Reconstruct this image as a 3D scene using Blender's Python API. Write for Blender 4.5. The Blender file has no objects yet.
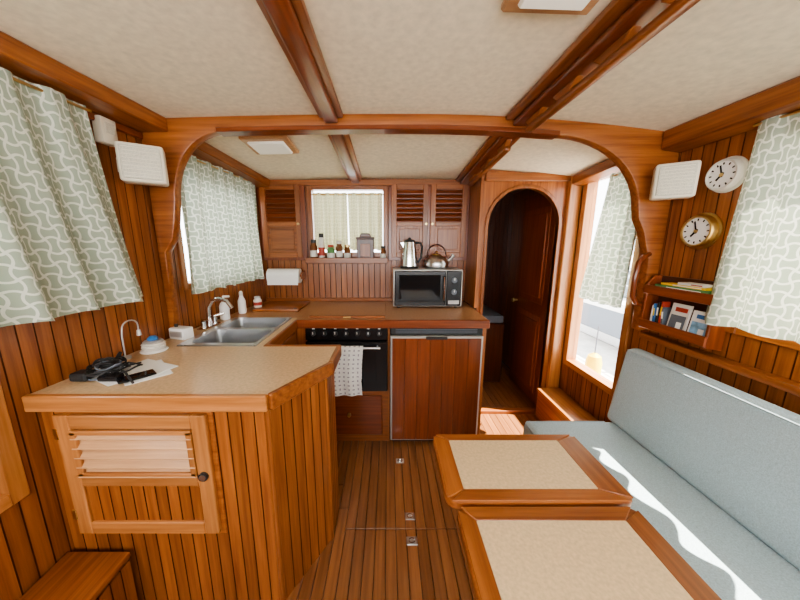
import bpy, bmesh, math, random
from mathutils import Matrix, Vector
random.seed(7)
H=1.39
sc=bpy.context.scene
try: sc.view_settings.look='AgX - Medium High Contrast'
except Exception: pass
# ------------------------------------------------------------------ materials
MATS={}
def newmat(name):
    m=bpy.data.materials.new(name); m.use_nodes=True
    nt=m.node_tree; b=nt.nodes['Principled BSDF']
    MATS[name]=m
    return m,nt,b
def N(nt,t,**k):
    n=nt.nodes.new(t)
    for a,v in k.items(): setattr(n,a,v)
    return n
def setin(nt,n,i,v):
    if hasattr(v,'is_output') or isinstance(v,bpy.types.NodeSocket): nt.links.new(v,n.inputs[i])
    else: n.inputs[i].default_value=v
def MA(nt,op,a,b=0.0):
    n=N(nt,'ShaderNodeMath',operation=op); setin(nt,n,0,a); setin(nt,n,1,b); return n.outputs[0]
def noise_coord(nt,scale,var=True):
    tc=N(nt,'ShaderNodeTexCoord'); mp=N(nt,'ShaderNodeMapping')
    nt.links.new(tc.outputs['Object'],mp.inputs[0]); mp.inputs['Scale'].default_value=scale
    if var:
        at=N(nt,'ShaderNodeAttribute',attribute_name='var')
        cx=N(nt,'ShaderNodeCombineXYZ')
        v=MA(nt,'MULTIPLY',at.outputs['Fac'],37.0)
        for i in range(3): nt.links.new(v,cx.inputs[i])
        nt.links.new(cx.outputs[0],mp.inputs['Location'])
        return mp.outputs[0],at.outputs['Fac']
    return mp.outputs[0],None
def ramp(nt,fac,stops):
    r=N(nt,'ShaderNodeValToRGB'); nt.links.new(fac,r.inputs[0])
    e=r.color_ramp.elements
    while len(e)<len(stops): e.new(0.5)
    for i,(p,c) in enumerate(stops): e[i].position=p; e[i].color=(*c,1)
    return r.outputs[0]
def bump(nt,b,h,strength,dist=0.002):
    bp=N(nt,'ShaderNodeBump'); nt.links.new(h,bp.inputs['Height']); bp.inputs['Strength'].default_value=strength; bp.inputs['Distance'].default_value=dist
    nt.links.new(bp.outputs[0],b.inputs['Normal'])
def wood(name,dark,light,rough=0.34,coat=0.25,vr=0.35):
    for ax in 'xyz':
        m,nt,b=newmat(name+'_'+ax)
        s={'x':(2.5,55,55),'y':(55,2.5,55),'z':(55,55,2.5)}[ax]
        co,var=noise_coord(nt,s)
        n=N(nt,'ShaderNodeTexNoise'); nt.links.new(co,n.inputs['Vector']); n.inputs['Scale'].default_value=1.0; n.inputs['Detail'].default_value=5; n.inputs['Roughness'].default_value=0.6
        mid=tuple((a+c)/2 for a,c in zip(dark,light))
        col=ramp(nt,n.outputs['Fac'],[(0.28,dark),(0.5,mid),(0.72,light)])
        hs=N(nt,'ShaderNodeHueSaturation'); nt.links.new(col,hs.inputs['Color'])
        v=MA(nt,'ADD',MA(nt,'MULTIPLY',var,vr),1.0-vr/2); nt.links.new(v,hs.inputs['Value'])
        nt.links.new(hs.outputs[0],b.inputs['Base Color'])
        b.inputs['Roughness'].default_value=rough; b.inputs['Coat Weight'].default_value=coat; b.inputs['Coat Roughness'].default_value=0.2
        bump(nt,b,n.outputs['Fac'],0.12)
wood('teak',(0.165,0.044,0.010),(0.38,0.130,0.034))
wood('teakred',(0.13,0.029,0.008),(0.27,0.066,0.018),0.28,0.35)
wood('teaklight',(0.30,0.110,0.030),(0.52,0.225,0.075))  # paler teak trim; brightened to paint sunlight onto post and window frames
wood('teakpale',(0.40,0.21,0.10),(0.62,0.36,0.18))
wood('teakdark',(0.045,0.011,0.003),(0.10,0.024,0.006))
wood('floorwood',(0.17,0.065,0.024),(0.34,0.145,0.056),0.32,0.2,0.3)
def plain(name,c,rough=0.5,metal=0.0,ns=None,amt=0.15,bs=0.0,bd=0.002):
    m,nt,b=newmat(name)
    b.inputs['Roughness'].default_value=rough; b.inputs['Metallic'].default_value=metal
    if ns:
        co,_=noise_coord(nt,(1,1,1),False)
        n=N(nt,'ShaderNodeTexNoise'); nt.links.new(co,n.inputs['Vector']); n.inputs['Scale'].default_value=ns; n.inputs['Detail'].default_value=6
        col=ramp(nt,n.outputs['Fac'],[(0.3,tuple(x*(1-amt) for x in c)),(0.7,tuple(min(1,x*(1+amt)) for x in c))])
        nt.links.new(col,b.inputs['Base Color'])
        if bs: bump(nt,b,n.outputs['Fac'],bs,bd)
    else: b.inputs['Base Color'].default_value=(*c,1)
    return m
plain('ceilmat',(0.78,0.69,0.53),0.8,0,40,0.09,0.2)
plain('laminate',(0.62,0.43,0.25),0.3,0,90,0.14)
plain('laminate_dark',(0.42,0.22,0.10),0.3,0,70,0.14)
plain('cork',(0.64,0.48,0.29),0.45,0,120,0.12)
plain('cushion',(0.42,0.53,0.57),0.85,0,260,0.18,0.4)
plain('piping',(0.36,0.45,0.48),0.85)
plain('steel',(0.62,0.63,0.64),0.28,1.0)
plain('chrome',(0.8,0.8,0.8),0.12,1.0)
plain('brass',(0.62,0.45,0.20),0.3,1.0)
plain('black',(0.012,0.012,0.013),0.25)
plain('blackmatte',(0.02,0.02,0.02),0.6)
plain('darkglass',(0.01,0.012,0.014),0.06)
plain('white',(0.85,0.85,0.83),0.45)
plain('cream',(0.76,0.71,0.58),0.5)
plain('creamgrille',(0.60,0.57,0.47),0.7,0,300,0.2,0.3)
plain('paper',(0.88,0.88,0.86),0.8)
plain('silverplastic',(0.50,0.49,0.47),0.35,0.4)
plain('blue',(0.05,0.18,0.45),0.5)
plain('green',(0.10,0.26,0.09),0.5)
plain('yellow',(0.85,0.60,0.03),0.5)
plain('caulk',(0.02,0.015,0.012),0.7)
plain('dirtywhite',(0.7,0.68,0.62),0.6,0,10,0.1)
plain('brownjar',(0.16,0.06,0.02),0.2)
plain('redlabel',(0.4,0.05,0.03),0.5)
plain('skyblue',(0.25,0.45,0.65),0.5,0,40,0.4)
plain('concrete',(0.62,0.61,0.58),0.9,0,5,0.15)
plain('hullwhite',(0.85,0.86,0.87),0.4)
plain('hullgray',(0.12,0.14,0.17),0.5)
m,nt,b=newmat('pane')
tr=N(nt,'ShaderNodeBsdfTransparent'); gl=N(nt,'ShaderNodeBsdfGlossy'); gl.inputs['Roughness'].default_value=0.03
mx=N(nt,'ShaderNodeMixShader'); mx.inputs[0].default_value=0.06
nt.links.new(tr.outputs[0],mx.inputs[1]); nt.links.new(gl.outputs[0],mx.inputs[2]); nt.links.new(mx.outputs[0],nt.nodes['Material Output'].inputs[0])
m,nt,b=newmat('lens'); b.inputs['Base Color'].default_value=(0.85,0.82,0.75,1); b.inputs['Emission Color'].default_value=(1,0.9,0.75,1); b.inputs['Emission Strength'].default_value=0.15
# printed fabric: pale outlines of interlocking bone-shaped cells on sage grey
def fabric(name,bg,fg,cell,w,transl=0.3,A=0.2):
    m,nt,b=newmat(name)
    tc=N(nt,'ShaderNodeTexCoord'); mp=N(nt,'ShaderNodeMapping'); nt.links.new(tc.outputs['UV'],mp.inputs[0]); mp.inputs['Scale'].default_value=(math.pi/cell,math.pi/cell,1)
    sp=N(nt,'ShaderNodeSeparateXYZ'); nt.links.new(mp.outputs[0],sp.inputs[0])
    u,v=sp.outputs[0],sp.outputs[1]
    k=A*math.pi
    s1=MA(nt,'MULTIPLY',MA(nt,'MULTIPLY',MA(nt,'COSINE',u),MA(nt,'SINE',v)),k)
    s2=MA(nt,'MULTIPLY',MA(nt,'MULTIPLY',MA(nt,'COSINE',v),MA(nt,'SINE',u)),k)
    f1=MA(nt,'ABSOLUTE',MA(nt,'SINE',MA(nt,'SUBTRACT',u,s1))); f2=MA(nt,'ABSOLUTE',MA(nt,'SINE',MA(nt,'ADD',v,s2)))
    mk=MA(nt,'LESS_THAN',MA(nt,'MINIMUM',f1,f2),w)
    mc=N(nt,'ShaderNodeMix',data_type='RGBA'); nt.links.new(mk,mc.inputs[0]); mc.inputs[6].default_value=(*bg,1); mc.inputs[7].default_value=(*fg,1)
    nt.links.new(mc.outputs[2],b.inputs['Base Color']); b.inputs['Roughness'].default_value=0.9
    t=N(nt,'ShaderNodeBsdfTranslucent'); nt.links.new(mc.outputs[2],t.inputs[0])
    mx=N(nt,'ShaderNodeMixShader'); mx.inputs[0].default_value=transl
    nt.links.new(b.outputs[0],mx.inputs[1]); nt.links.new(t.outputs[0],mx.inputs[2]); nt.links.new(mx.outputs[0],nt.nodes['Material Output'].inputs[0])
fabric('curtainfab',(0.40,0.47,0.36),(0.76,0.79,0.69),0.040,0.36,0.22,0.23)
fabric('curtaincream',(0.56,0.55,0.35),(0.70,0.68,0.47),0.03,0.4,0.2,0.2)
fabric('towelfab',(0.35,0.33,0.36),(0.85,0.84,0.80),0.03,0.85,0.1,0.1)
# ------------------------------------------------------------------ builder
class B:
    def __init__(s,name):
        s.name=name; s.v=[];s.f=[];s.mi=[];s.va=[];s.uv=[];s.mats=[]
    def m(s,n):
        if n not in s.mats: s.mats.append(n)
        return s.mats.index(n)
    def addraw(s,vs,fs,mat,uv=None,var=None,fn=None,M=None):
        o=len(s.v)
        for i,p in enumerate(vs):
            p=Vector(p)
            if M is not None: p=M@p
            if fn: p=Vector(fn(p))
            s.v.append(tuple(p)); s.uv.append(uv[i] if uv else (0,0))
        k=s.m(mat); r=random.random() if var is None else var
        for f in fs:
            s.f.append([i+o for i in f]); s.mi.append(k); s.va.append(r)
    def addbm(s,bm,mat,fn=None,M=None,var=None):
        bm.verts.ensure_lookup_table(); bm.verts.index_update()
        s.addraw([v.co.copy() for v in bm.verts],[[v.index for v in f.verts] for f in bm.faces],mat,None,var,fn,M)
        bm.free()
    def wm(s,mat,dx,dy,dz):
        if mat+'_x' in MATS:
            return mat+'_'+('x' if dx>=dy and dx>=dz else ('y' if dy>=dz else 'z'))
        return mat
    def box(s,x0,x1,y0,y1,z0,z1,mat,bev=0.002,fn=None,M=None,seg=1,var=None):
        bm=bmesh.new(); bmesh.ops.create_cube(bm,size=1)
        for v in bm.verts:
            v.co=Vector((x0+(v.co.x+.5)*(x1-x0),y0+(v.co.y+.5)*(y1-y0),z0+(v.co.z+.5)*(z1-z0)))
        if bev>0:
            bev=min(bev,0.45*min(abs(x1-x0),abs(y1-y0),abs(z1-z0)))
            bmesh.ops.bevel(bm,geom=bm.edges[:],offset=bev,segments=seg,profile=0.5,affect='EDGES')
        s.addbm(bm,s.wm(mat,abs(x1-x0),abs(y1-y0),abs(z1-z0)),fn,M,var)
    def prism(s,pts,axis,a0,a1,mat,bev=0.0,seg=1,fn=None,M=None):
        bm=bmesh.new()
        mk={'z':lambda p,a:(p[0],p[1],a),'y':lambda p,a:(p[0],a,p[1]),'x':lambda p,a:(a,p[0],p[1])}[axis]
        v0=[bm.verts.new(mk(p,a0)) for p in pts]; v1=[bm.verts.new(mk(p,a1)) for p in pts]
        n=len(pts)
        bm.faces.new(v0); bm.faces.new(v1[::-1])
        for i in range(n): bm.faces.new((v0[i],v1[i],v1[(i+1)%n],v0[(i+1)%n]))
        bmesh.ops.recalc_face_normals(bm,faces=bm.faces[:])
        if bev>0:
            es=[e for e in bm.edges if len(e.link_faces)==2 and e.calc_face_angle(0)>0.5]
            bmesh.ops.bevel(bm,geom=es,offset=bev,segments=seg,profile=0.5,affect='EDGES')
        bmesh.ops.triangulate(bm,faces=[f for f in bm.faces if len(f.verts)>6])
        s.addbm(bm,mat,fn,M)
    def cyl(s,p0,p1,r0,mat,r1=None,seg=20,M=None,bev=0):
        r1=r0 if r1 is None else r1
        p0=Vector(p0);p1=Vector(p1);d=p1-p0;L=d.length
        bm=bmesh.new(); bmesh.ops.create_cone(bm,cap_ends=True,segments=seg,radius1=r0,radius2=r1,depth=L)
        R=d.to_track_quat('Z','Y').to_matrix().to_4x4(); T=Matrix.Translation((p0+p1)/2)
        bmesh.ops.transform(bm,matrix=T@R,verts=bm.verts[:])
        s.addbm(bm,mat,None,M)
    def lathe(s,prof,mat,M=None,seg=28):
        vs=[];fs=[];n=len(prof)
        for j in range(seg):
            a=2*math.pi*j/seg
            for r,z in prof: vs.append((r*math.cos(a),r*math.sin(a),z))
        for j in range(seg):
            k=(j+1)%seg
            for i in range(n-1): fs.append((j*n+i,k*n+i,k*n+i+1,j*n+i+1))
        fs.append([j*n for j in range(seg)][::-1]); fs.append([j*n+n-1 for j in range(seg)])
        s.addraw(vs,fs,mat,M=M)
    def tube(s,pts,r,mat,seg=8,M=None):
        pts=[Vector(p) for p in pts]; vs=[];fs=[]
        t=(pts[1]-pts[0]).normalized(); up=Vector((0,0,1)) if abs(t.z)<0.9 else Vector((1,0,0))
        nrm=t.cross(up).normalized()
        for i,p in enumerate(pts):
            t=(pts[min(i+1,len(pts)-1)]-pts[max(i-1,0)]).normalized()
            nrm=(nrm-t*nrm.dot(t)).normalized(); bn=t.cross(nrm)
            for j in range(seg):
                a=2*math.pi*j/seg; vs.append(p+nrm*r*math.cos(a)+bn*r*math.sin(a))
        for i in range(len(pts)-1):
            for j in range(seg):
                k=(j+1)%seg; fs.append((i*seg+j,i*seg+k,(i+1)*seg+k,(i+1)*seg+j))
        fs.append(list(range(seg))[::-1]); fs.append([(len(pts)-1)*seg+j for j in range(seg)])
        s.addraw(vs,fs,mat,M=M)
    def bead(s,p0,p1,z0,z1,n,mat='teak',pitch=0.048,th=0.008,g=0.0022):
        p0=Vector((*p0,0));p1=Vector((*p1,0));n=Vector((*n,0)).normalized(); d=p1-p0; L=d.length; d.normalize()
        k=max(1,round(L/pitch)); w=L/k
        mt=mat+'_z' if mat+'_z' in MATS else mat
        for i in range(k):
            a=p0+d*(i*w); A=[a, a+d*g, a+d*(w-g), a+d*w]; off=[th-0.006,th,th,th-0.006]
            vs=[]
            for z in (z0,z1):
                for q,o in zip(A,off): vs.append(q+n*o+Vector((0,0,z)))
            s.addraw(vs,[(1,2,6,5)],mt); s.addraw(vs,[(0,1,5,4),(2,3,7,6)],'teakdark_z')  # groove sides in dark teak: dirt plus shade painted into the colour
    def done(s,sharp=35):
        me=bpy.data.meshes.new(s.name); me.from_pydata(s.v,[],s.f)
        for n in s.mats: me.materials.append(MATS[n])
        me.polygons.foreach_set('material_index',s.mi); me.polygons.foreach_set('use_smooth',[True]*len(s.f))
        at=me.attributes.new('var','FLOAT','FACE'); at.data.foreach_set('value',s.va)
        uvl=me.uv_layers.new(name='UVMap')
        for l in me.loops: uvl.data[l.index].uv=s.uv[l.vertex_index]
        me.update(); me.set_sharp_from_angle(angle=math.radians(sharp))
        ob=bpy.data.objects.new(s.name,me); sc.collection.objects.link(ob); return ob
def zc(x,y):
    z=H+.59-.07*max(0,min(1.1,(y-1.5)/1.0)); dx=x-.1
    return z-(.075 if dx>0 else .02)*(dx/1.2)**2
def underceil(p): return (p.x,p.y,p.z+zc(p.x,p.y))
def arc(cx,cz,rx,rz,a0,a1,n=14):
    return [(cx+rx*math.cos(math.radians(a0+(a1-a0)*i/n)),cz+rz*math.sin(math.radians(a0+(a1-a0)*i/n))) for i in range(n+1)]
def LX(y): return -1.16+(y-1.5)*(0.09 if y>1.5 else 0.055)   # inner face of the port side, tapering forward
# ------------------------------------------------------------------ room shell
o=B('floor')
o.box(-1.40,1.44,-1.06,3.4,-.06,-.012,'caulk',0)
x=-1.36
while x<1.38:
    w=0.05
    x1=min(x+w-0.0025,1.38)
    cuts=[-1.0,0.35+random.uniform(-.1,.1),1.2,2.2,3.3] if -.24<x<.55 else [-1.0,random.uniform(0,.8),random.uniform(1.3,1.8),2.3,3.3]
    for a,c in zip(cuts[:-1],cuts[1:]):
        o.box(x,x1,a+.001,c-.002,-.02,0,'floorwood',0.0015)
    x+=w
o.done()
o=B('ceiling')
nx,ny=24,24; vs=[];fs=[]
for lay in (0,0.03):
    for i in range(nx+1):
        for j in range(ny+1):
            X=-1.42+i*2.86/nx; Y=-1.06+j*3.64/ny; vs.append((X,Y,zc(X,Y)+lay))
K=(nx+1)*(ny+1)
for l in (0,1):
    for i in range(nx):
        for j in range(ny):
            a=l*K+i*(ny+1)+j; q=(a,a+1,a+ny+2,a+ny+1); fs.append(q if l==0 else q[::-1])
o.addraw(vs,fs,'ceilmat'); o.done()
WZ=1.06
o=B('wall_right')
for y0,y1,z0,z1 in [(-1.0,.15,0,1.99),(.15,1.12,0,WZ),(.15,1.12,1.75,1.99),(1.12,1.62,0,1.97),(1.62,2.12,0,.5),(1.62,2.12,1.83,1.93),(2.12,3.4,0,1.95)]:
    o.box(1.388,1.44,y0,y1,z0,z1,'teak_z',0)
    if y0<2.1: o.bead((1.388,y0),(1.388,y1),z0+.001,min(z1,1.94),(-1,0))
o.done()
WY=.80
o=B('wall_left')
def gseg(y0,y1,z0,z1):
    o.prism([(LX(y0)-.008,y0),(LX(y1)-.008,y1),(LX(y1)-.07,y1),(LX(y0)-.07,y0)],'z',z0,z1,'teak_z')
    o.bead((LX(y0)-.008,y0),(LX(y1)-.008,y1),z0+.001,min(z1,1.955),(1,0.0))
gseg(-1.0,0,0,1.99); gseg(0,WY,0,.60); gseg(0,WY,1.8,1.99); gseg(WY,1.5,0,1.97); gseg(1.5,1.62,0,1.95)
gseg(1.62,2.38,0,1.15); gseg(1.62,2.38,1.75,1.94); gseg(2.38,2.55,0,1.93)
o.prism([(LX(0)-.03,0),(LX(WY)-.03,WY),(LX(WY)-.06,WY),(LX(0)-.06,0)],'z',.60,1.1,'teakred_z')
o.done()
o=B('wall_back')
for x0,x1,z0,z1 in [(-1.13,-.64,0,1.93),(-.64,-.02,0,1.30),(-.64,-.02,1.84,1.93),(-.02,.69,0,1.93)]:
    o.box(x0,x1,2.498,2.55,z0,z1,'teak_z',0); o.bead((x0,2.498),(x1,2.498),z0+.001,z1-.01,(0,-1))
o.done()
o=B('wall_aft')
o.box(-1.40,1.44,-1.06,-1.0,0,.95,'teak',0); o.box(-1.40,1.44,-1.06,-1.0,1.88,1.99,'teak',0)  # unseen aft wall; its opening is shaped to let light in
for x in (-1.40,-.36,.5,1.38): o.box(x,x+.06,-1.06,-1.0,.95,1.88,'teak',0)
o.done()
# bulkhead with arched doorway
o=B('wall_bulkhead')
top=1.92
inner=[(1.25,0.03),(1.25,1.525)]+arc(.9925,1.525,.2575,.26,0,180,20)[1:-1]+[(.735,1.525),(.735,.03)]
o.prism([(.69,0),(.69,top),(1.385,1.90),(1.385,0),(1.25,0)]+inner+[(.735,0)],'y',2.2,2.225,'teak_z')
outer=[(1.275,0.0),(1.275,1.525)]+arc(.9925,1.525,.2825,.285,0,180,20)[1:-1]+[(.71,1.525),(.71,0)]
inn=[(1.25,0.0),(1.25,1.525)]+arc(.9925,1.525,.2575,.26,0,180,20)[1:-1]+[(.735,1.525),(.735,0)]
o.prism(outer+inn[::-1],'y',2.188,2.235,'teak_z',0.003)
o.box(.69,1.34,2.17,2.2,1.83,1.885,'teak',0.004)
o.box(1.29,1.375,2.16,2.2,0,1.86,'teaklight',0.005)  # post in paler teak, its sunlit look put into the colour
o.box(.665,.69,2.19,2.498,.905,1.93,'teak_z',0.002)
o.box(.735,1.25,2.19,2.235,0,.03,'teak',0.003)
o.done()
o=B('wall_forward_cabin')
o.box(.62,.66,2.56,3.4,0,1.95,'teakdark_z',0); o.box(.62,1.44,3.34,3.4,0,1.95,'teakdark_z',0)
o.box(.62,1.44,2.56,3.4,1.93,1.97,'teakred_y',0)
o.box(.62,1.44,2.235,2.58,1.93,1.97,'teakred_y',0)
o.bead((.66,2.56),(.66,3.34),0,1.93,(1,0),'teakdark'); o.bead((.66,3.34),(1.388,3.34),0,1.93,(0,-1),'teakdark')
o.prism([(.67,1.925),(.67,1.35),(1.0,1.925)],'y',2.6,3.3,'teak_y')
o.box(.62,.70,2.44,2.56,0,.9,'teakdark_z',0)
o.done()
o=B('cabin_berth')
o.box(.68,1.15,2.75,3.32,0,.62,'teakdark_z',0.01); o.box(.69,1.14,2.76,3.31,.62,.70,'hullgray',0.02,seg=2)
o.done()
o=B('switch_panel')
o.box(.672,.69,2.75,3.05,1.05,1.4,'black',0.004)
for i in range(4):
    for j in range(3): o.box(.69,.70,2.79+j*.09,2.83+j*.09,1.09+i*.075,1.12+i*.075,'silverplastic',0.002)
o.done()
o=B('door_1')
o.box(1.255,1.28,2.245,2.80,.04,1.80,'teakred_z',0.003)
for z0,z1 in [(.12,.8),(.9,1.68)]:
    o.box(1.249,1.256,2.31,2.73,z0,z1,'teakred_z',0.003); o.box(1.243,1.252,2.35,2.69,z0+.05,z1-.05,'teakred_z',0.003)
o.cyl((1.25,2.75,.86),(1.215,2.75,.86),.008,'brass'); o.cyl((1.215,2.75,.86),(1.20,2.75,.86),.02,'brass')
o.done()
# divider arch
o=B('trim_1')
ztop=[(x,zc(x,1.5)+.012) for x in [-1.155+i*(2.533)/16 for i in range(17)]]
botz=[(x,zc(x,1.5)-.066) for x in [.78-i*1.56/12 for i in range(13)]]
pts=[(-1.155,.905)]+ztop+[(1.378,.94)]+[(1.325,.94),(1.315,H-.08),(1.27,H+.06),(1.235,H+.12)]
z0=zc(.78,1.5)-.066; pts+=arc(.78,H+.15,.445,z0-(H+.15),4,84,12)
pts+=botz
z1=zc(-.78,1.5)-.066; pts+=arc(-.78,H+.20,.255,z1-(H+.20),96,178,12)
pts+=[(-1.05,H+.12),(-1.075,H+.02),(-1.12,H-.04),(-1.125,.905)]
o.prism(pts,'y',1.475,1.525,'teak_x',0.006,2)
lip=[(x,zc(x,1.5)-.048) for x in [-.80+i*1.6/12 for i in range(13)]]+[(x,zc(x,1.5)-.068) for x in [.80-i*1.6/12 for i in range(13)]]
o.prism(lip,'y',1.466,1.534,'teakred_x',0.003)
o.done()
def beam(name,x0,x1,red='teak'):
    o=B(name)
    for y0,y1 in ((-1.0,1.464),(1.536,2.48)):
        o.box(x0,x1,y0,y1,-.022,-.001,red,0.005,underceil,seg=2)
        c=(x0+x1)/2; hw=(x1-x0)*.28
        o.box(c-hw,c+hw,y0,y1,-.045,-.021,'teakred',0.009,underceil,seg=3)
    o.done()
beam('ceiling_beam',-.315,-.205); beam('ceiling_beam',.54,.69)
o=B('ceiling_grab_rail')
for y0,y1 in ((.2,1.40),(1.62,2.3)):
    o.box(.604,.636,y0,y1,-.093,-.070,'teak_y',0.008,underceil,seg=3)
    k=6 if y1<1.5 else 3
    for i in range(k):
        y=y0+.06+(y1-y0-.12)*i/(k-1)
        o.prism([(y-.075,-.043),(y+.075,-.043),(y+.04,-.073),(y-.04,-.073)],'x',.607,.633,'teak_y',0.003,fn=underceil)
o.done()
o=B('trim_2')
def lstrip(w,y0,y1,z0,z1,mat): o.prism([(LX(y0)+.002,y0),(LX(y0)+w,y0),(LX(y1)+w,y1),(LX(y1)+.002,y1)],'z',z0,z1,mat,0.004,fn=underceil)
lstrip(.140,-1.0,1.474,-.060,-.001,'teak_y'); lstrip(.02,-1.0,1.474,-.09,-.061,'teakred_y')
o.done()
o=B('trim_3'); lstrip(.13,1.526,2.48,-.06,-.001,'teak_y'); o.done()
o=B('trim_4')
o.box(1.28,1.378,-1.0,1.474,-.085,-.001,'teak',0.006,underceil); o.box(1.29,1.378,1.526,2.155,-.06,-.001,'teak',0.006,underceil); o.done()
o=B('trim_5')
o.box(-1.06,.66,2.45,2.488,-.045,-.001,'teak',0.004,underceil); o.done()
o=B('trim_6')
o.box(1.325,1.378,-1.0,1.474,.905,.935,'teak',0.006,seg=2); o.done()
def clight(x,y,sx,sy):
    o=B('ceiling_light')
    o.box(x-sx/2,x+sx/2,y-sy/2,y+sy/2,-.022,-.001,'teakpale_x',0.006,underceil); o.box(x-sx/2+.03,x+sx/2-.03,y-sy/2+.03,y+sy/2-.03,-.034,-.02,'lens',0.006,underceil); o.done()
clight(-.664,1.78,.26,.22); clight(.39,.765,.22,.17)
# ------------------------------------------------------------------ windows
def frameX(name,xin,xout,y0,y1,z0,z1,w=.035,mat='teak',side=1):
    o=B(name); a,b=sorted((xin,xout)); p=.012*side
    A,Bx=sorted((xin+p,xout))
    o.box(A,Bx,y0-w+.02,y0+.02,z0-w+.02,z1+w-.02,mat,0.003); o.box(A,Bx,y1-.02,y1+w-.02,z0-w+.02,z1+w-.02,mat,0.003)
    o.box(A,Bx,y0+.02,y1-.02,z0-w+.02,z0+.02,mat,0.003); o.box(A,Bx,y0+.02,y1-.02,z1-.02,z1+w-.02,mat,0.003)
    xm=(a+b)/2
    o.box(xm-.002,xm+.002,y0+.02,y1-.02,z0+.02,z1-.02,'pane',0)
    o.done()
def frameL(name,y0,y1,z0,z1,w,mat,pz0=None):
    o=B(name)
    for a,c,e,f in [(y0-w+.02,y0+.02,z0-w+.02,z1+w-.02),(y1-.02,y1+w-.02,z0-w+.02,z1+w-.02),(y0+.02,y1-.02,z0-w+.02,z0+.02),(y0+.02,y1-.02,z1-.02,z1+w-.02)]:
        o.prism([(LX(a)+.012,a),(LX(c)+.012,c),(LX(c)-.075,c),(LX(a)-.075,a)],'z',e,f,mat+('_z' if f-e>c-a else '_y'),0.003)
    a,c=y0+.02,y1-.02
    o.prism([(LX(a)-.04,a),(LX(c)-.04,c),(LX(c)-.044,c),(LX(a)-.044,a)],'z',pz0 or z0+.02,z1-.02,'pane'); o.done()
frameL('window_1',.0,WY,.60,1.8,.045,'teaklight',1.1)  # frame in brightened teak, the light on it painted into the colour
frameL('window_2',1.62,2.38,1.15,1.75,.035,'teak')
o=B('window_3')
for x0,x1,z0,z1 in [(-.66,-.62,1.28,1.86),(-.04,0,1.28,1.86),(-.62,-.04,1.28,1.32),(-.62,-.04,1.82,1.86)]:
    o.box(x0,x1,2.465,2.55,z0,z1,'teak',0.003)
o.box(-.62,-.04,2.53,2.534,1.32,1.82,'pane',0)
o.done()
frameX('window_4',1.38,1.445,1.62,2.12,.5,1.83,.045,'teaklight',-1)  # jambs in brightened teak: sunlight is part of the colour
frameX('window_5',1.38,1.445,.15,1.12,WZ,1.75,.04,'teak',-1)
# ------------------------------------------------------------------ curtains
def curtain(name,t0,t1,b0,b1,zt,zb,folds,amp,fab='curtainfab',nrm=(1,0),rod=True,ful=1.5,seed=0,hemcurve=0.0):
    rnd=random.Random(seed); o=B(name); nu=folds*12; nv=24; vs=[];uv=[];fs=[]
    L=(Vector(t1)-Vector(t0)).length; n=Vector(nrm).normalized()
    ph=[rnd.uniform(-1.2,1.2) for _ in range(folds+2)]; am=[rnd.uniform(.45,1.3) for _ in range(folds+2)]
    def pv(arr,u):
        k=u*folds; i=int(k); f=k-i; f=f*f*(3-2*f); return arr[i]*(1-f)+arr[min(i+1,folds+1)]*f
    Lb=(Vector(b1)-Vector(b0)).length
    for j in range(nv+1):
        v=j/nv; e=v**1.2
        for i in range(nu+1):
            u=i/nu
            T=Vector(t0).lerp(Vector(t1),u); Bq=Vector(b0).lerp(Vector(b1),u); P=T.lerp(Bq,e)
            a=amp*(.5+.5*v)*pv(am,u)
            th=2*math.pi*folds*u+pv(ph,u)*(.3+v)
            off=a*(math.sin(th)+.18*math.sin(3*th+2*v)*(1-v*.7)) + .3*a*math.sin(5*math.pi*folds*u*.37+2.5*v)
            P=P+n*off
            z=zt+(zb-zt)*v + (hemcurve*math.sin(math.pi*u)*v) + .006*v*math.sin(2*math.pi*folds*u+1)
            vs.append((P.x,P.y,z)); uv.append((u*max(L,Lb)*ful,(zt-z)))
    for j in range(nv):
        for i in range(nu):
            a=j*(nu+1)+i; fs.append((a,a+1,a+nu+2,a+nu+1))
    o.addraw(vs,fs,fab,uv)
    if rod:
        a=Vector(t0);b=Vector(t1); d=(b-a).normalized()*.01
        o.tube([(*(a-d),zt-.015),(*((a+b)/2),zt-.015),(*(b+d),zt-.015)],.005,'brass')
    return o.done(60)
curtain('window_curtain',(-1.165,.10),(-1.095,1.17),(-1.16,.05),(-1.095,1.34),1.885,1.145,8,.034,seed=1)
curtain('window_curtain',(-1.085,1.57),(-1.03,2.38),(-1.085,1.56),(-1.02,2.40),1.865,1.115,7,.024,seed=2)
curtain('window_curtain',(1.325,.12),(1.325,1.14),(1.322,.08),(1.318,1.185),1.825,1.075,7,.024,seed=3)
curtain('window_curtain',(1.335,1.60),(1.335,1.84),(1.325,1.60),(1.325,1.96),1.80,1.03,4,.022,seed=4)
curtain('window_curtain',(-.615,2.487),(-.335,2.487),(-.615,2.487),(-.335,2.487),1.80,1.34,4,.018,'curtaincream',(0,1),seed=5)
curtain('window_curtain',(-.330,2.487),(-.045,2.487),(-.325,2.487),(-.045,2.487),1.80,1.34,4,.018,'curtaincream',(0,1),seed=6)
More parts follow.
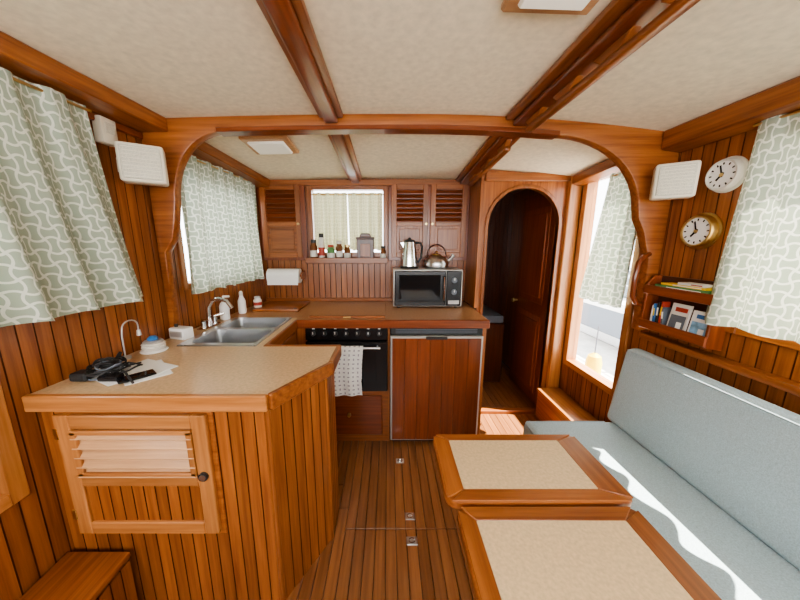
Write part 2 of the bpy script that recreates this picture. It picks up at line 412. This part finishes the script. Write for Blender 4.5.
# ------------------------------------------------------------------ wall cabinets
def louvers(o,x0,x1,z0,z1,n,y,mat):
    h=(z1-z0)/n
    for i in range(n):
        zcn=z0+h*(i+.5)
        M=Matrix.Translation((0,y,zcn))@Matrix.Rotation(math.radians(-38),4,'X')
        o.box(x0,x1,-.003,.003,-h*.62,h*.62,mat,0.0015,M=M)
def cabdoor(o,x0,x1,z0,z1,y,fw,zmid,n,mat='teak',lm='teak',panelbead=False):
    for a in [(x0,x0+fw,z0,z1),(x1-fw,x1,z0,z1),(x0+fw,x1-fw,z0,z0+fw),(x0+fw,x1-fw,z1-fw,z1),(x0+fw,x1-fw,zmid-fw*.4,zmid+fw*.4)]:
        o.box(a[0],a[1],y-.02,y,a[2],a[3],mat,0.003)
    o.box(x0+fw,x1-fw,y-.003,y,zmid+fw*.4,z1-fw,'teakdark_x',0)
    louvers(o,x0+fw,x1-fw,zmid+fw*.4,z1-fw,n,y-.011,lm)
    if panelbead: o.bead((x0+fw,y-.003),(x1-fw,y-.003),z0+fw,zmid-fw*.4,(0,-1),'teak',.04)
    else:
        o.box(x0+fw,x1-fw,y-.008,y,z0+fw,zmid-fw*.4,mat,0); o.box(x0+fw+.02,x1-fw-.02,y-.015,y-.007,z0+fw+.02,zmid-fw*.4-.02,mat,0.005)
o=B('wall_cabinet')
o.box(-1.06,-.675,2.462,2.489,1.255,1.885,'teakred_z',0.002)
cabdoor(o,-1.03,-.71,1.28,1.86,2.462,.042,1.55,7,lm='teakred')
o.cyl((-.73,2.442,1.55),(-.73,2.42,1.55),.009,'brass'); o.done()
o=B('wall_cabinet')
o.box(.005,.664,2.462,2.489,1.255,1.885,'teakred_z',0.002)
cabdoor(o,.03,.325,1.28,1.86,2.462,.042,1.55,7,lm='teakred'); cabdoor(o,.345,.64,1.28,1.86,2.462,.042,1.55,7,lm='teakred')
o.cyl((.31,2.442,1.55),(.31,2.42,1.55),.009,'brass'); o.cyl((.36,2.442,1.55),(.36,2.42,1.55),.009,'brass'); o.done()
o=B('window_shelf')
o.box(-.67,.0,2.37,2.462,1.235,1.252,'teak',0.003); o.box(-.67,0,2.365,2.375,1.235,1.28,'teak',0.003); o.done()
def jar(name,x,y,z,r,h,body,lid,neck=.7):
    o=B(name); o.lathe([(r*.9,0),(r,.006),(r,h*.68),(r*neck,h*.8),(r*neck,h*.86)],body,Matrix.Translation((x,y,z))); o.lathe([(r*neck*1.08,h*.86),(r*neck*1.08,h),(r*neck*.9,h+.002)],lid,Matrix.Translation((x,y,z))); 
    o.lathe([(r+.0006,h*.2),(r+.0006,h*.5)],'dirtywhite' if body!='dirtywhite' else 'redlabel',Matrix.Translation((x,y,z))); o.done()
jar('spice_jar',-.61,2.42,1.2525,.028,.17,'brownjar','blackmatte'); jar('spice_jar',-.545,2.42,1.2525,.025,.22,'dirtywhite','blackmatte'); jar('spice_jar',-.47,2.42,1.2525,.032,.13,'green','redlabel')
jar('spice_jar',-.40,2.42,1.2525,.028,.16,'brownjar','dirtywhite'); jar('spice_jar',-.335,2.42,1.2525,.027,.13,'brownjar','brass'); jar('spice_jar',-.04,2.415,1.2525,.022,.12,'brownjar','blackmatte')
o=B('tea_caddy')
o.box(-.255,-.115,2.395,2.45,1.2525,1.43,'teakdark_z',0.004); o.box(-.26,-.11,2.39,2.452,1.43,1.445,'teakdark',0.004); o.prism([(-.235,1.445),(-.135,1.445),(-.15,1.475),(-.22,1.475)],'y',2.40,2.44,'teakdark_x',0.004)
o.box(-.225,-.145,2.39,2.396,1.29,1.39,'teak_z',0.002); o.done()
# ------------------------------------------------------------------ counters
o=B('kitchen_counter')
ZT=.9; tk=.035
CX0,CY0,CX1,CY1=-.402,.885,-.252,1.155
pen=[(LX(CY0)+.002,CY0),(CX0,CY0),(CX1,CY1),(CX1,1.345),(LX(1.345)+.002,1.345)]
o.prism(pen,'z',ZT-tk,ZT,'laminate')
o.prism([(LX(1.345)+.002,1.345),(-1.035,1.345),(-1.035,1.90),(LX(1.9)+.002,1.90),(LX(1.5)+.002,1.5)],'z',ZT-tk,ZT,'laminate')
o.box(-.645,-.61,1.345,1.90,ZT-tk,ZT,'laminate',0)
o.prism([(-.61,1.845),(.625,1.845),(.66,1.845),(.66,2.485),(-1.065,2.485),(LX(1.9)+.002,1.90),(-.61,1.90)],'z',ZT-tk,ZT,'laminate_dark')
def edge(p0,p1,w=.022,z0=.847,z1=.904,mat='teaklight_x'):
    p0=Vector(p0);p1=Vector(p1);d=(p1-p0).normalized();n=Vector((d.y,-d.x))
    o.prism([tuple(p0),tuple(p1),tuple(p1+n*w),tuple(p0+n*w)],'z',z0,z1,mat,0.004)
edge((LX(CY0)+.001,CY0),(CX0+.005,CY0)); edge((CX0,CY0),(CX1+.004,CY1),mat='teak_x'); edge((CX1,CY1-.004),(CX1,1.345),mat='teak_y'); edge((CX1+.022,1.345),(-.61,1.345),.018,mat='teak_x')
edge((-.61,1.36),(-.61,1.845),.018,mat='teak_y'); edge((-.60,1.845),(.665,1.845),.02,mat='teakred_x')
o.box(-1.06,.66,2.47,2.487,.9,.93,'teak',0.003)
A0=(LX(.91)+.002,.91);A1=(CX0-.012,.91);A2=(CX1-.02,CY1+.008);A3=(CX1-.02,1.33)
o.bead(A0,A1,.0,.865,(0,-1),pitch=.046)
d=Vector(A2)-Vector(A1); o.bead(A1,A2,0,.865,(d.y,-d.x),pitch=.046)
o.bead(A2,A3,0,.865,(1,0),pitch=.046); o.box(-.62,A3[0],1.325,1.335,0,.865,'teak_x',0)
o.cyl((A1[0]-.002,A1[1]-.003,0),(A1[0]-.002,A1[1]-.003,.85),.011,'teak_z'); o.cyl((A2[0],A2[1]-.002,0),(A2[0],A2[1]-.002,.85),.011,'teak_z')
o.box(-1.135,-.597,.893,.903,.335,.845,'teak_x',0.003)
cabdoor(o,-1.12,-.612,.355,.828,.893,.05,.575,5,'teaklight','teakpale',True)
for x0,x1,z0,z1 in [(-1.07,-.662,.758,.774),(-1.07,-.662,.596,.612),(-1.07,-1.05,.60,.77),(-.682,-.662,.60,.77)]: o.box(x0,x1,.868,.88,z0,z1,'teaklight',0.002)
o.cyl((-.638,.874,.60),(-.638,.863,.60),.016,'blackmatte'); o.cyl((-.638,.865,.60),(-.638,.861,.60),.011,'steel')
for z in (.42,.74): o.box(-1.125,-1.112,.870,.875,z,z+.04,'brass',0.001)
o.box(-.625,-.61,1.345,1.86,0,.865,'teak_z',0)
for z0,z1 in ((.62,.83),(.36,.59),(.08,.33)): o.box(-.61,-.597,1.42,1.80,z0,z1,'teak_y',0.004)
o.box(-.61,-.548,1.855,1.875,0,.865,'teak_z',0.002)
o.box(-.548,.0,1.855,1.875,.0,.395,'teak_x',0.002)
o.box(-.50,-.04,1.840,1.856,.06,.36,'teakred_x',0.005); o.cyl((-.27,1.84,.22),(-.27,1.82,.22),.012,'brass')
o.box(-.002,.012,1.855,1.875,0,.865,'teak_z',0.001)
o.box(.63,.655,1.855,2.19,0,.865,'teak_z',0.002)
o.done()
o=B('kitchen_sink')
def bowl(x0,x1,y0,y1,zt,dep):
    r=.03
    def rr(ins,z):
        pts=[]
        for cx,cy,a0 in ((x1-ins-r,y1-ins-r,0),(x0+ins+r,y1-ins-r,90),(x0+ins+r,y0+ins+r,180),(x1-ins-r,y0+ins+r,270)):
            for k in range(5):
                a=math.radians(a0+k*22.5); pts.append((cx+r*math.cos(a),cy+r*math.sin(a),z))
        return pts
    L=[rr(-.012,zt+.002),rr(0,zt),rr(.008,zt-dep+.02),rr(.025,zt-dep)]
    vs=sum(L,[]);fs=[]
    for l in range(3):
        for k in range(20): fs.append((l*20+k,l*20+(k+1)%20,(l+1)*20+(k+1)%20,(l+1)*20+k))
    fs.append([60+k for k in range(20)])
    o.addraw(vs,fs,'steel'); o.cyl(((x0+x1)/2,(y0+y1)/2,zt-dep),((x0+x1)/2,(y0+y1)/2,zt-dep+.004),.03,'chrome')
bowl(-.995,-.665,1.385,1.615,.904,.15); bowl(-.995,-.665,1.655,1.875,.904,.15)
for a in [(-1.034,-1.0,1.348,1.898),(-.66,-.646,1.348,1.898)]: o.box(*a,.896,.906,'steel',0.003)
for a in [(1.348,1.378),(1.622,1.648),(1.882,1.898)]: o.box(-1.0,-.66,*a,.896,.906,'steel',0.003)
o.done()
o=B('faucet')
o.box(-1.10,-1.045,1.60,1.76,.9005,.912,'chrome',0.005)
o.cyl((-1.07,1.68,.91),(-1.07,1.68,.96),.02,'chrome',.015)
o.tube([(-1.07,1.68,.95),(-1.065,1.68,1.02),(-1.04,1.68,1.06),(-1.0,1.68,1.075),(-.95,1.675,1.06),(-.92,1.67,1.02)],.011,'chrome',12)
for y in (1.625,1.735):
    o.cyl((-1.07,y,.91),(-1.07,y,.95),.014,'chrome'); o.cyl((-1.075,y,.955),(-1.02,y+ (y-1.68)*.4,.968),.008,'chrome',.006)
o.done()
# ------------------------------------------------------------------ oven
o=B('oven')
o.box(-.545,-.004,1.877,2.35,.40,.863,'blackmatte',0.003)
o.box(-.545,-.004,1.832,1.88,.765,.863,'black',0.004)
for i in range(7):
    x=-.49+i*.072; o.cyl((x,1.832,.812),(x,1.812,.812),.017,'blackmatte',.014); o.box(x-.002,x+.002,1.809,1.813,.812,.827,'white',0)
    o.box(x-.008,x+.008,1.8305,1.8325,.842,.85,'white',0)
o.box(-.545,-.004,1.826,1.88,.40,.755,'black',0.005)
o.box(-.47,-.08,1.8235,1.827,.47,.68,'darkglass',0.002)
for x in (-.48,-.07): o.cyl((x,1.826,.725),(x,1.79,.725),.006,'steel')
o.cyl((-.50,1.79,.725),(-.05,1.79,.725),.008,'steel')
o.done()
o=B('dish_towel'); vs=[];uv=[];fs=[];nu=24
prof=[(1.812,.50),(1.812,.60),(1.808,.70),(1.803,.733),(1.79,.742),(1.777,.733),(1.772,.70),(1.770,.60),(1.770,.50),(1.772,.40)]
s=0
for j,(y,z) in enumerate(prof):
    if j: s+=math.dist(prof[j-1],prof[j])
    for i in range(nu+1):
        u=i/nu; k=max(0,(.72-z))/.3
        vs.append((-.385+.22*u+.01*math.sin(9*z),y+(.008*k*math.sin(u*14+z*4) if j>4 else -.001*math.sin(u*14)),z)); uv.append((u*.22,s))
for j in range(len(prof)-1):
    for i in range(nu): a=j*(nu+1)+i; fs.append((a,a+1,a+nu+2,a+nu+1))
o.addraw(vs,fs,'towelfab',uv); o.done(70)
# ------------------------------------------------------------------ fridge
o=B('mini_fridge')
o.box(.016,.626,1.88,2.35,.015,.86,'blackmatte',0.004)
o.box(.016,.626,1.842,1.882,.80,.86,'blackmatte',0.003)
for i in range(4): o.box(.05,.59,1.839,1.843,.812+i*.011,.816+i*.011,'hullgray',0)
o.box(.016,.626,1.822,1.88,.03,.795,'silverplastic',0.004)
o.bead((.028,1.8215),(.614,1.8215),.043,.782,(0,-1),'teakred',.08,.006,.001)
o.box(.25,.39,1.812,1.823,.775,.793,'blackmatte',0.003)
o.box(.03,.61,1.86,1.89,0,.03,'blackmatte',0)
o.done()
# ------------------------------------------------------------------ microwave + kettles
o=B('microwave_oven')
o.box(.04,.57,2.20,2.455,.912,1.20,'silverplastic',0.008,seg=2)
for x in (.08,.53):
    for y in (2.23,2.42): o.cyl((x,y,.9005),(x,y,.914),.012,'blackmatte')
o.box(.05,.44,2.185,2.202,.922,1.19,'black',0.006); o.box(.085,.40,2.181,2.187,.955,1.16,'darkglass',0.003)
o.box(.445,.56,2.187,2.202,.922,1.19,'black',0.004)
o.cyl((.503,2.187,1.12),(.503,2.170,1.12),.022,'hullgray',.019); o.cyl((.503,2.187,1.03),(.503,2.170,1.03),.022,'hullgray',.019)
for z in (1.12,1.03): o.box(.501,.505,2.168,2.171,z,z+.018,'white',0)
o.box(.46,.545,2.182,2.188,.935,.965,'silverplastic',0.003)
o.tube([(.425,2.185,.96),(.425,2.165,.97),(.425,2.165,1.14),(.425,2.185,1.15)],.006,'chrome')
o.done()
o=B('electric_kettle')
T=Matrix.Translation((.17,2.33,1.2005))
o.lathe([(.07,0),(.072,.01),(.068,.018)],'blackmatte',T); o.lathe([(.066,.018),(.064,.05),(.056,.13),(.048,.19),(.046,.205)],'chrome',T)
o.lathe([(.046,.205),(.04,.218),(.012,.225),(.01,.238),(.002,.24)],'blackmatte',T)
o.tube([(.045,-.0,.2),(.085,-.0,.2),(.098,-.0,.17),(.094,0,.08),(.064,0,.045)],.009,'blackmatte',8,T)
o.prism([(-.045,.15),(-.075,.20),(-.045,.205)],'y',-.015,.015,'chrome',0.002,M=T)
o.done()
o=B('stovetop_kettle')
T=Matrix.Translation((.385,2.33,1.2005))
o.lathe([(.075,0),(.092,.012),(.096,.035),(.088,.065),(.062,.092),(.035,.102)],'steel',T)
o.lathe([(.036,.102),(.032,.112),(.01,.116),(.008,.124),(.014,.132),(.004,.138)],'brass',T)
o.tube([(.085,0,.05),(.115,0,.075),(.135,0,.105)],.014,'steel',10,T)
o.tube([(-.07,0,.08)]+[(-.075*math.cos(math.pi*i/12),0,.10+.085*math.sin(math.pi*i/12)) for i in range(13)]+[(.07,0,.08)],.006,'teakdark_x',8,T)
o.done()
o=B('paper_towel_roll')
o.lathe([(.02,-.13),(.06,-.13),(.06,.13),(.02,.13)],'paper',Matrix.Translation((-.86,2.41,1.13))@Matrix.Rotation(math.pi/2,4,'Y'))
o.cyl((-1.005,2.41,1.13),(-.715,2.41,1.13),.012,'teak_x')
for x in (-1.005,-.722): o.prism([(2.39,1.105),(2.489,1.09),(2.489,1.17),(2.39,1.155)],'x',x,x+.012,'teak_z',0.002)
o.box(-.985,-.735,2.35,2.352,1.06,1.13,'paper',0)
o.done()
# ------------------------------------------------------------------ small things on the counter
o=B('soap_dispenser'); T=Matrix.Translation((-1.075,1.86,.9005))
o.lathe([(.026,0),(.03,.006),(.03,.09),(.022,.11),(.012,.12)],'white',T); o.cyl((-1.075,1.86,1.015),(-1.075,1.86,1.05),.005,'white'); o.box(-1.08,-1.035,1.852,1.868,1.048,1.06,'white',0.003); o.done()
o=B('detergent_bottle'); T=Matrix.Translation((-1.05,2.04,.9005))
o.lathe([(.024,0),(.028,.01),(.026,.09),(.014,.12),(.012,.13)],'paper',T); o.lathe([(.014,.13),(.014,.15),(.008,.16)],'dirtywhite',T); o.done()
jar('glass_jar',-.99,2.16,.9195,.03,.08,'dirtywhite','silverplastic')
o=B('cutting_board'); o.box(-1.0,-.66,2.08,2.40,.9005,.918,'teak',0.006,seg=2); o.cyl((-.69,2.11,.9005),(-.69,2.11,.9195),.012,'blackmatte'); o.done()
o=B('cooktop_cover'); o.box(-.53,-.02,1.90,2.36,.9005,.915,'laminate_dark',0.004); o.box(-.53,-.02,1.885,1.90,.9005,.918,'teak',0.003); o.box(-.30,-.25,1.882,1.889,.903,.913,'brass',0.001); o.done()
o=B('table_radio')
M=Matrix.Translation((-1.09,1.47,.9005))@Matrix.Rotation(math.radians(-15),4,'Z')
o.box(-.05,.05,-.03,.03,0,.06,'white',0.006,M=M,seg=2); o.box(-.04,.04,-.033,-.029,.015,.045,'silverplastic',0.002,M=M); o.cyl((-.03,-.0,.06),(-.03,0,.075),.008,'blackmatte',M=M); o.done()
o=B('cable_spool'); T=Matrix.Translation((-1.09,1.285,.9005))
o.lathe([(.05,0),(.054,.004),(.05,.010)],'white',T); o.lathe([(.042,.010),(.042,.018),(.047,.024),(.042,.030),(.047,.036),(.04,.042)],'dirtywhite',T); o.lathe([(.038,.042),(.040,.046),(.034,.052),(.012,.054)],'silverplastic',T); o.lathe([(.02,.054),(.022,.062),(.012,.072)],'blue',T); o.done()
o=B('gooseneck_lamp')
o.cyl((-1.14,1.19,.9005),(-1.14,1.19,.91),.02,'silverplastic')
o.tube([(-1.14,1.19,.905),(-1.14,1.19,1.0),(-1.14,1.195,1.03)]+[(-1.14,1.235-.04*math.cos(math.pi*i/8),1.03+.03*math.sin(math.pi*i/8)) for i in range(1,9)]+[(-1.14,1.275,1.0)],.003,'silverplastic'); o.cyl((-1.14,1.275,1.005),(-1.14,1.275,.98),.007,'silverplastic',.010); o.done()
o=B('paper_sheets')
for i,(x,y,r) in enumerate([(-.95,1.06,-12),(-.97,1.08,8),(-1.03,1.04,3)]):
    o.box(-.07,.07,-.10,.10,.9005+i*.0015,.9018+i*.0015,'paper',0,M=Matrix.Translation((x,y,0))@Matrix.Rotation(math.radians(r+60),4,'Z'))
o.done()
o=B('cable_pile'); rnd=random.Random(4)
for k in range(11):
    cx,cy=-1.065+rnd.uniform(-.03,.07),1.02+rnd.uniform(-.03,.04); pts=[]
    rx,ry=rnd.uniform(.025,.05),rnd.uniform(.02,.045); a0=rnd.uniform(0,6)
    for i in range(30):
        a=a0+i*.33; pts.append((cx+rx*math.cos(a)*(1+.1*math.sin(a*1.7)),cy+ry*math.sin(a),.913+.004*k+.006*math.sin(a*2.3)))
    o.tube(pts,.0035,'blackmatte' if k%4 else 'hullgray',6)
o.box(-1.14,-1.08,.96,1.01,.9055,.935,'blackmatte',0.006); o.box(-1.04,-.97,.96,1.0,.9055,.925,'black',0.005)
o.tube([(-.98,1.0,.93),(-.95,.98,.935),(-.92,.96,.92),(-.90,.95,.908)],.004,'blackmatte')
o.tube([(-1.09,1.07,.92)]+[(-1.09+.02*math.sin(i*.5),1.10,.93+.035*math.sin(i*.45)) for i in range(1,8)],.005,'blackmatte')
o.done()
o=B('smartphone'); M=Matrix.Translation((-.93,1.0,.9055))@Matrix.Rotation(math.radians(50),4,'Z'); o.box(-.055,.055,-.028,.028,0,.008,'black',0.003,M=M); o.box(-.05,.05,-.024,.024,.0078,.0085,'darkglass',0,M=M); o.done()
# ------------------------------------------------------------------ step boxes
o=B('entry_step')
o.box(-1.185,-.965,.35,.875,0,.245,'teak_y',0.003); o.box(-1.188,-.955,.34,.88,.245,.272,'teak',0.006,seg=2); o.bead((-.965,.35),(-.965,.875),0,.24,(1,0),pitch=.04); o.done()
o=B('entry_step')
o.box(1.205,1.375,1.72,2.155,0,.235,'teak_y',0.003); o.box(1.195,1.378,1.71,2.157,.235,.258,'teaklight',0.005,seg=2); o.done()
# ------------------------------------------------------------------ settee
o=B('settee')
o.box(.76,1.36,-.8,1.405,0,.33,'teak_y',0.004); o.box(.74,1.37,-.81,1.415,.31,.335,'teak_y',0.004)
o.box(.728,1.235,-.8,1.424,.335,.455,'cushion',0.035,seg=4)
o.prism([(1.185,.45),(1.24,.86),(1.315,.865),(1.318,.45)],'y',-.8,1.445,'cushion',0.03,4)
o.tube([(.738,-.77,.445),(.738,1.40,.445)]+[(.75,1.415,.446),(1.17,1.415,.446)],.004,'piping')
o.tube([(1.238,-.77,.853),(1.238,.3,.853),(1.238,1.42,.853)],.004,'piping')
o.done()
# ------------------------------------------------------------------ tables
def rrect(x0,x1,y0,y1,r,n=6):
    p=[]
    for cx,cy,a0 in ((x1-r,y1-r,0),(x0+r,y1-r,90),(x0+r,y0+r,180),(x1-r,y0+r,270)):
        for k in range(n+1):
            a=math.radians(a0+k*90/n); p.append((cx+r*math.cos(a),cy+r*math.sin(a)))
    return p
def table(x0,x1,y0,y1,ix0,ix1,iy0,iy1,zt):
    o=B('dining_table')
    o.prism(rrect(x0,x1,y0,y1,.035),'z',zt-.028,zt-.003,'teak_x',0.004,2)
    def q(pts,m): o.prism(pts,'z',zt-.006,zt,m,0.0015)
    c=.014
    q([(x0+c,y0+.004),(x1-c,y0+.004),(ix1,iy0),(ix0,iy0)],'teak_x'); q([(x0+c,y1-.004),(x1-c,y1-.004),(ix1,iy1),(ix0,iy1)],'teak_x')
    q([(x0+.004,y0+c),(x0+.004,y1-c),(ix0,iy1),(ix0,iy0)],'teak_y'); q([(x1-.004,y0+c),(x1-.004,y1-c),(ix1,iy1),(ix1,iy0)],'teak_y')
    o.prism(rrect(ix0,ix1,iy0,iy1,.004),'z',zt-.006,zt-.001,'cork')
    cx,cy=(x0+x1)/2,(y0+y1)/2
    o.cyl((cx,cy,.01),(cx,cy,zt-.03),.028,'steel'); o.lathe([(.10,0),(.10,.008),(.05,.02),(.03,.03)],'steel',Matrix.Translation((cx,cy,0)))
    o.lathe([(.03,-.03),(.07,-.012),(.08,0)],'steel',Matrix.Translation((cx,cy,zt-.031)))
    o.box(x0+.05,x1-.05,cy-.05,cy+.05,zt-.045,zt-.028,'teakred_x',0.003)
    o.done()
table(.162,.686,.672,.962,.218,.605,.715,.925,.70)
table(.18,.665,.0,.662,.225,.605,.05,.618,.70)
# ------------------------------------------------------------------ right wall instruments
def dial(name,y,z,r,rim,face,plate):
    o=B(name); T=Matrix.Translation((1.379,y,z))@Matrix.Rotation(-math.pi/2,4,'Y')
    if plate: o.lathe([(r*1.12,0),(r*1.12,.006),(r*.95,.012)],rim,T)
    o.lathe([(r,.0),(r,.026),(r*.93,.034),(r*.84,.034),(r*.82,.028)],rim,T)
    o.lathe([(r*.83,.027),(r*.83,.0285)],face,T)
    for k in range(12):
        R=T@Matrix.Rotation(k*math.pi/6,4,'Z'); o.box(-.0025,.0025,r*.62,r*.76,.0285,.0295,'black',0,M=R)
    for a,L,w in ((50,.42,.004),(-75,.62,.003)):
        R=T@Matrix.Rotation(math.radians(a),4,'Z'); o.box(-w,w,-.01,r*L,.030,.031,'black',0,M=R)
    o.lathe([(.007,.0285),(.007,.033)],'brass',T); o.done()
dial('barometer',1.248,H+.275,.062,'dirtywhite','paper',True)
dial('wall_clock',1.305,H+.055,.070,'brass','paper',True)
def speaker(cx,cy,cz,rot,w,h,d,wallx):
    o=B('wall_speaker'); M=Matrix.Translation((cx,cy,cz))@Matrix.Rotation(math.radians(rot),4,'Z')
    o.box(-w/2,w/2,-d/2,d/2,-h/2,h/2,'cream',0.012,M=M,seg=3); o.box(-w/2+.012,w/2-.012,-d/2-.005,-d/2+.004,-h/2+.012,h/2-.012,'creamgrille',0.006,M=M,seg=2)
    for i in range(9): o.box(-w/2+.02,w/2-.02,-d/2-.007,-d/2-.004,-h/2+.02+i*(h-.04)/8-.001,-h/2+.02+i*(h-.04)/8+.001,'cream',0,M=M)
    o.cyl((cx,cy,cz),(wallx,cy+.02,cz),.012,'cream'); o.box(min(wallx,wallx+(.01 if wallx<0 else -.01)),max(wallx,wallx+(.01 if wallx<0 else -.01)),cy-.01,cy+.05,cz-.03,cz+.03,'cream',0.002); o.done()
speaker(-1.06,1.345,H+.335,32,.16,.155,.09,-1.168); speaker(1.282,1.378,H+.275,-34,.145,.15,.08,1.379)
o=B('thermostat'); o.box(-1.17,-1.132,1.255,1.325,H+.40,H+.50,'cream',0.006,seg=2); o.box(-1.132,-1.129,1.27,1.31,H+.44,H+.48,'creamgrille',0.001); o.done()
# magazine rack
o=B('magazine_rack')
X0,X1=1.30,1.379
side=[(X0+.005,.965),(X1,.955),(X1,1.24),(X0+.04,1.235),(X0+.01,1.20)]
for y in (1.135,1.445): o.prism(side,'y',y,y+.014,'teakred_z',0.003)
for z in (.97,1.145): 
    o.box(X0+.008,X1,1.149,1.445,z,z+.012,'teakred',0.002)
    o.box(X0,X0+.01,1.135,1.459,z,z+.045,'teakred',0.004)
o.box(X1-.008,X1,1.149,1.445,.97,1.235,'teakdark_y',0)
o.done()
o=B('magazines')
cols=['hullgray','redlabel','blackmatte','blue','dirtywhite']
for i in range(5):
    M=Matrix.Translation((1.342,1.35+i*.0155,.9825))@Matrix.Rotation(math.radians(-4+(i*5)%7),4,'X')
    hh=.11+.018*((i*3)%4)/2
    o.box(-.024,.012,-.005,.006,0,hh,cols[i],0.001,M=M); o.box(-.0247,-.0237,-.003,.004,hh*.5,hh*.8,'yellow' if i%2 else 'paper',0,M=M)
for y,w,h,c,t in ((1.155,.085,.125,'paper',3),(1.248,.085,.14,'dirtywhite',-2)):
    M=Matrix.Translation((1.322+.003*t/3,y,.9825))@Matrix.Rotation(math.radians(8),4,'Y')
    o.box(0,.01,0,w,0,h,c,0.001,M=M)
    o.box(-.0008,.0006,.008,w-.008,h*.12,h*.62,'skyblue' if t>0 else 'hullgray',0,M=M); o.box(-.0008,.0006,.01,w-.02,h*.74,h*.88,'redlabel' if t<0 else 'blue',0,M=M)
    o.box(-.0014,.0002,.02,w*.5,h*.2,h*.4,'paper',0,M=M)
o.done()
o=B('book_stack')
z=1.158
for i,(c,w,t) in enumerate([('hullgray',.26,.02),('green',.25,.022),('yellow',.22,.010),('dirtywhite',.14,.012)]):
    o.box(1.312,1.368,1.165+i*.010,1.165+w,z,z+t-.001,c,0.001); o.box(1.3113,1.3125,1.20,1.165+w-.06,z+t*.3,z+t*.65,'paper' if c!='dirtywhite' else 'redlabel',0); z+=t
o.done()
o=B('grab_handle'); o.tube([(1.315,1.476,1.34),(1.28,1.462,1.33),(1.255,1.46,1.30),(1.248,1.46,1.22),(1.25,1.46,1.13),(1.275,1.462,1.09),(1.315,1.476,1.08)],.012,'teakred_z',10)
o.done()
for x,y in ((.114,1.138),(.114,1.265),(.078,1.657)):
    o=B('floor_hatch_lift'); o.box(x-.026,x+.026,y-.02,y+.02,.0002,.004,'steel',0.001)
    o.tube([(x+.014*math.cos(a*math.pi/8),y+.011*math.sin(a*math.pi/8),.006) for a in range(17)],.0022,'chrome',6); o.done()
# ------------------------------------------------------------------ outside
o=B('dock'); o.box(1.9,14,-6,14,-.6,-.4,'concrete',0); o.done()
o=B('boat_fender'); T=Matrix.Translation((2.20,2.92,.13)); o.lathe([(.02,-.3),(.06,-.25),(.075,-.18),(.075,.02),(.06,.09),(.02,.12)],'yellow',T); o.cyl((2.20,2.92,.24),(2.20,2.92,.55),.006,'hullgray'); o.done()
o=B('neighbour_boat')
o.prism([(4.0,-.4),(3.6,.45),(3.7,.52),(8,.52),(8,-.4)],'y',2.5,12,'hullwhite',0.03); o.prism([(4.4,.52),(4.7,1.05),(7.5,1.05),(7.5,.52)],'y',4.0,10,'hullwhite',0.05)
o.box(4.48,4.55,4.6,9,.65,.95,'hullgray',0.01)
for i in range(7): o.cyl((3.72,2.7+i*1.0,.5),(3.72,2.7+i*1.0,1.0),.018,'steel')
o.cyl((3.72,2.7,1.0),(3.72,9,1.0),.018,'steel'); o.cyl((3.72,2.7,.75),(3.72,9,.75),.010,'steel')
o.box(3.85,4.3,4.4,5.3,.52,.86,'hullgray',0.06,seg=3); o.box(3.66,3.72,4.2,5.6,-.1,.35,'hullgray',0.02); o.done()
# ------------------------------------------------------------------ light
w=bpy.data.worlds.new('World'); sc.world=w; w.use_nodes=True
bg=w.node_tree.nodes['Background']; bg.inputs[0].default_value=(0.96,0.98,1.0,1); bg.inputs[1].default_value=7.5
sd=bpy.data.lights.new('sun','SUN'); sd.energy=40; sd.angle=0.01; sd.color=(1,0.92,0.78)
so=bpy.data.objects.new('sun',sd); sc.collection.objects.link(so); so.rotation_euler=Vector((-.5,.12,-.85)).to_track_quat('-Z','Y').to_euler(); so.location=(4,0,6)
def area(name,loc,d,sx,sy,e,col=(1,.96,.90)):
    l=bpy.data.lights.new(name,'AREA'); l.shape='RECTANGLE'; l.size=sx; l.size_y=sy; l.energy=e; l.color=col
    ob=bpy.data.objects.new(name,l); sc.collection.objects.link(ob); ob.location=loc; ob.rotation_euler=Vector(d).to_track_quat('-Z','Z').to_euler()
area('aft_fill_light',(0.1,-.97,1.42),(0,1,-.05),2.3,.85,17)  # added fill lamp behind the camera, set in the unseen aft opening
# ------------------------------------------------------------------ camera
cd=bpy.data.cameras.new('camera'); cd.sensor_width=36; cd.lens=290/800*36; cd.shift_x=(400-388)/800; cd.clip_start=.01
co=bpy.data.objects.new('camera',cd); sc.collection.objects.link(co); co.location=(0,0,H)
co.rotation_euler=(math.radians(90-10.93),0,0); sc.camera=co
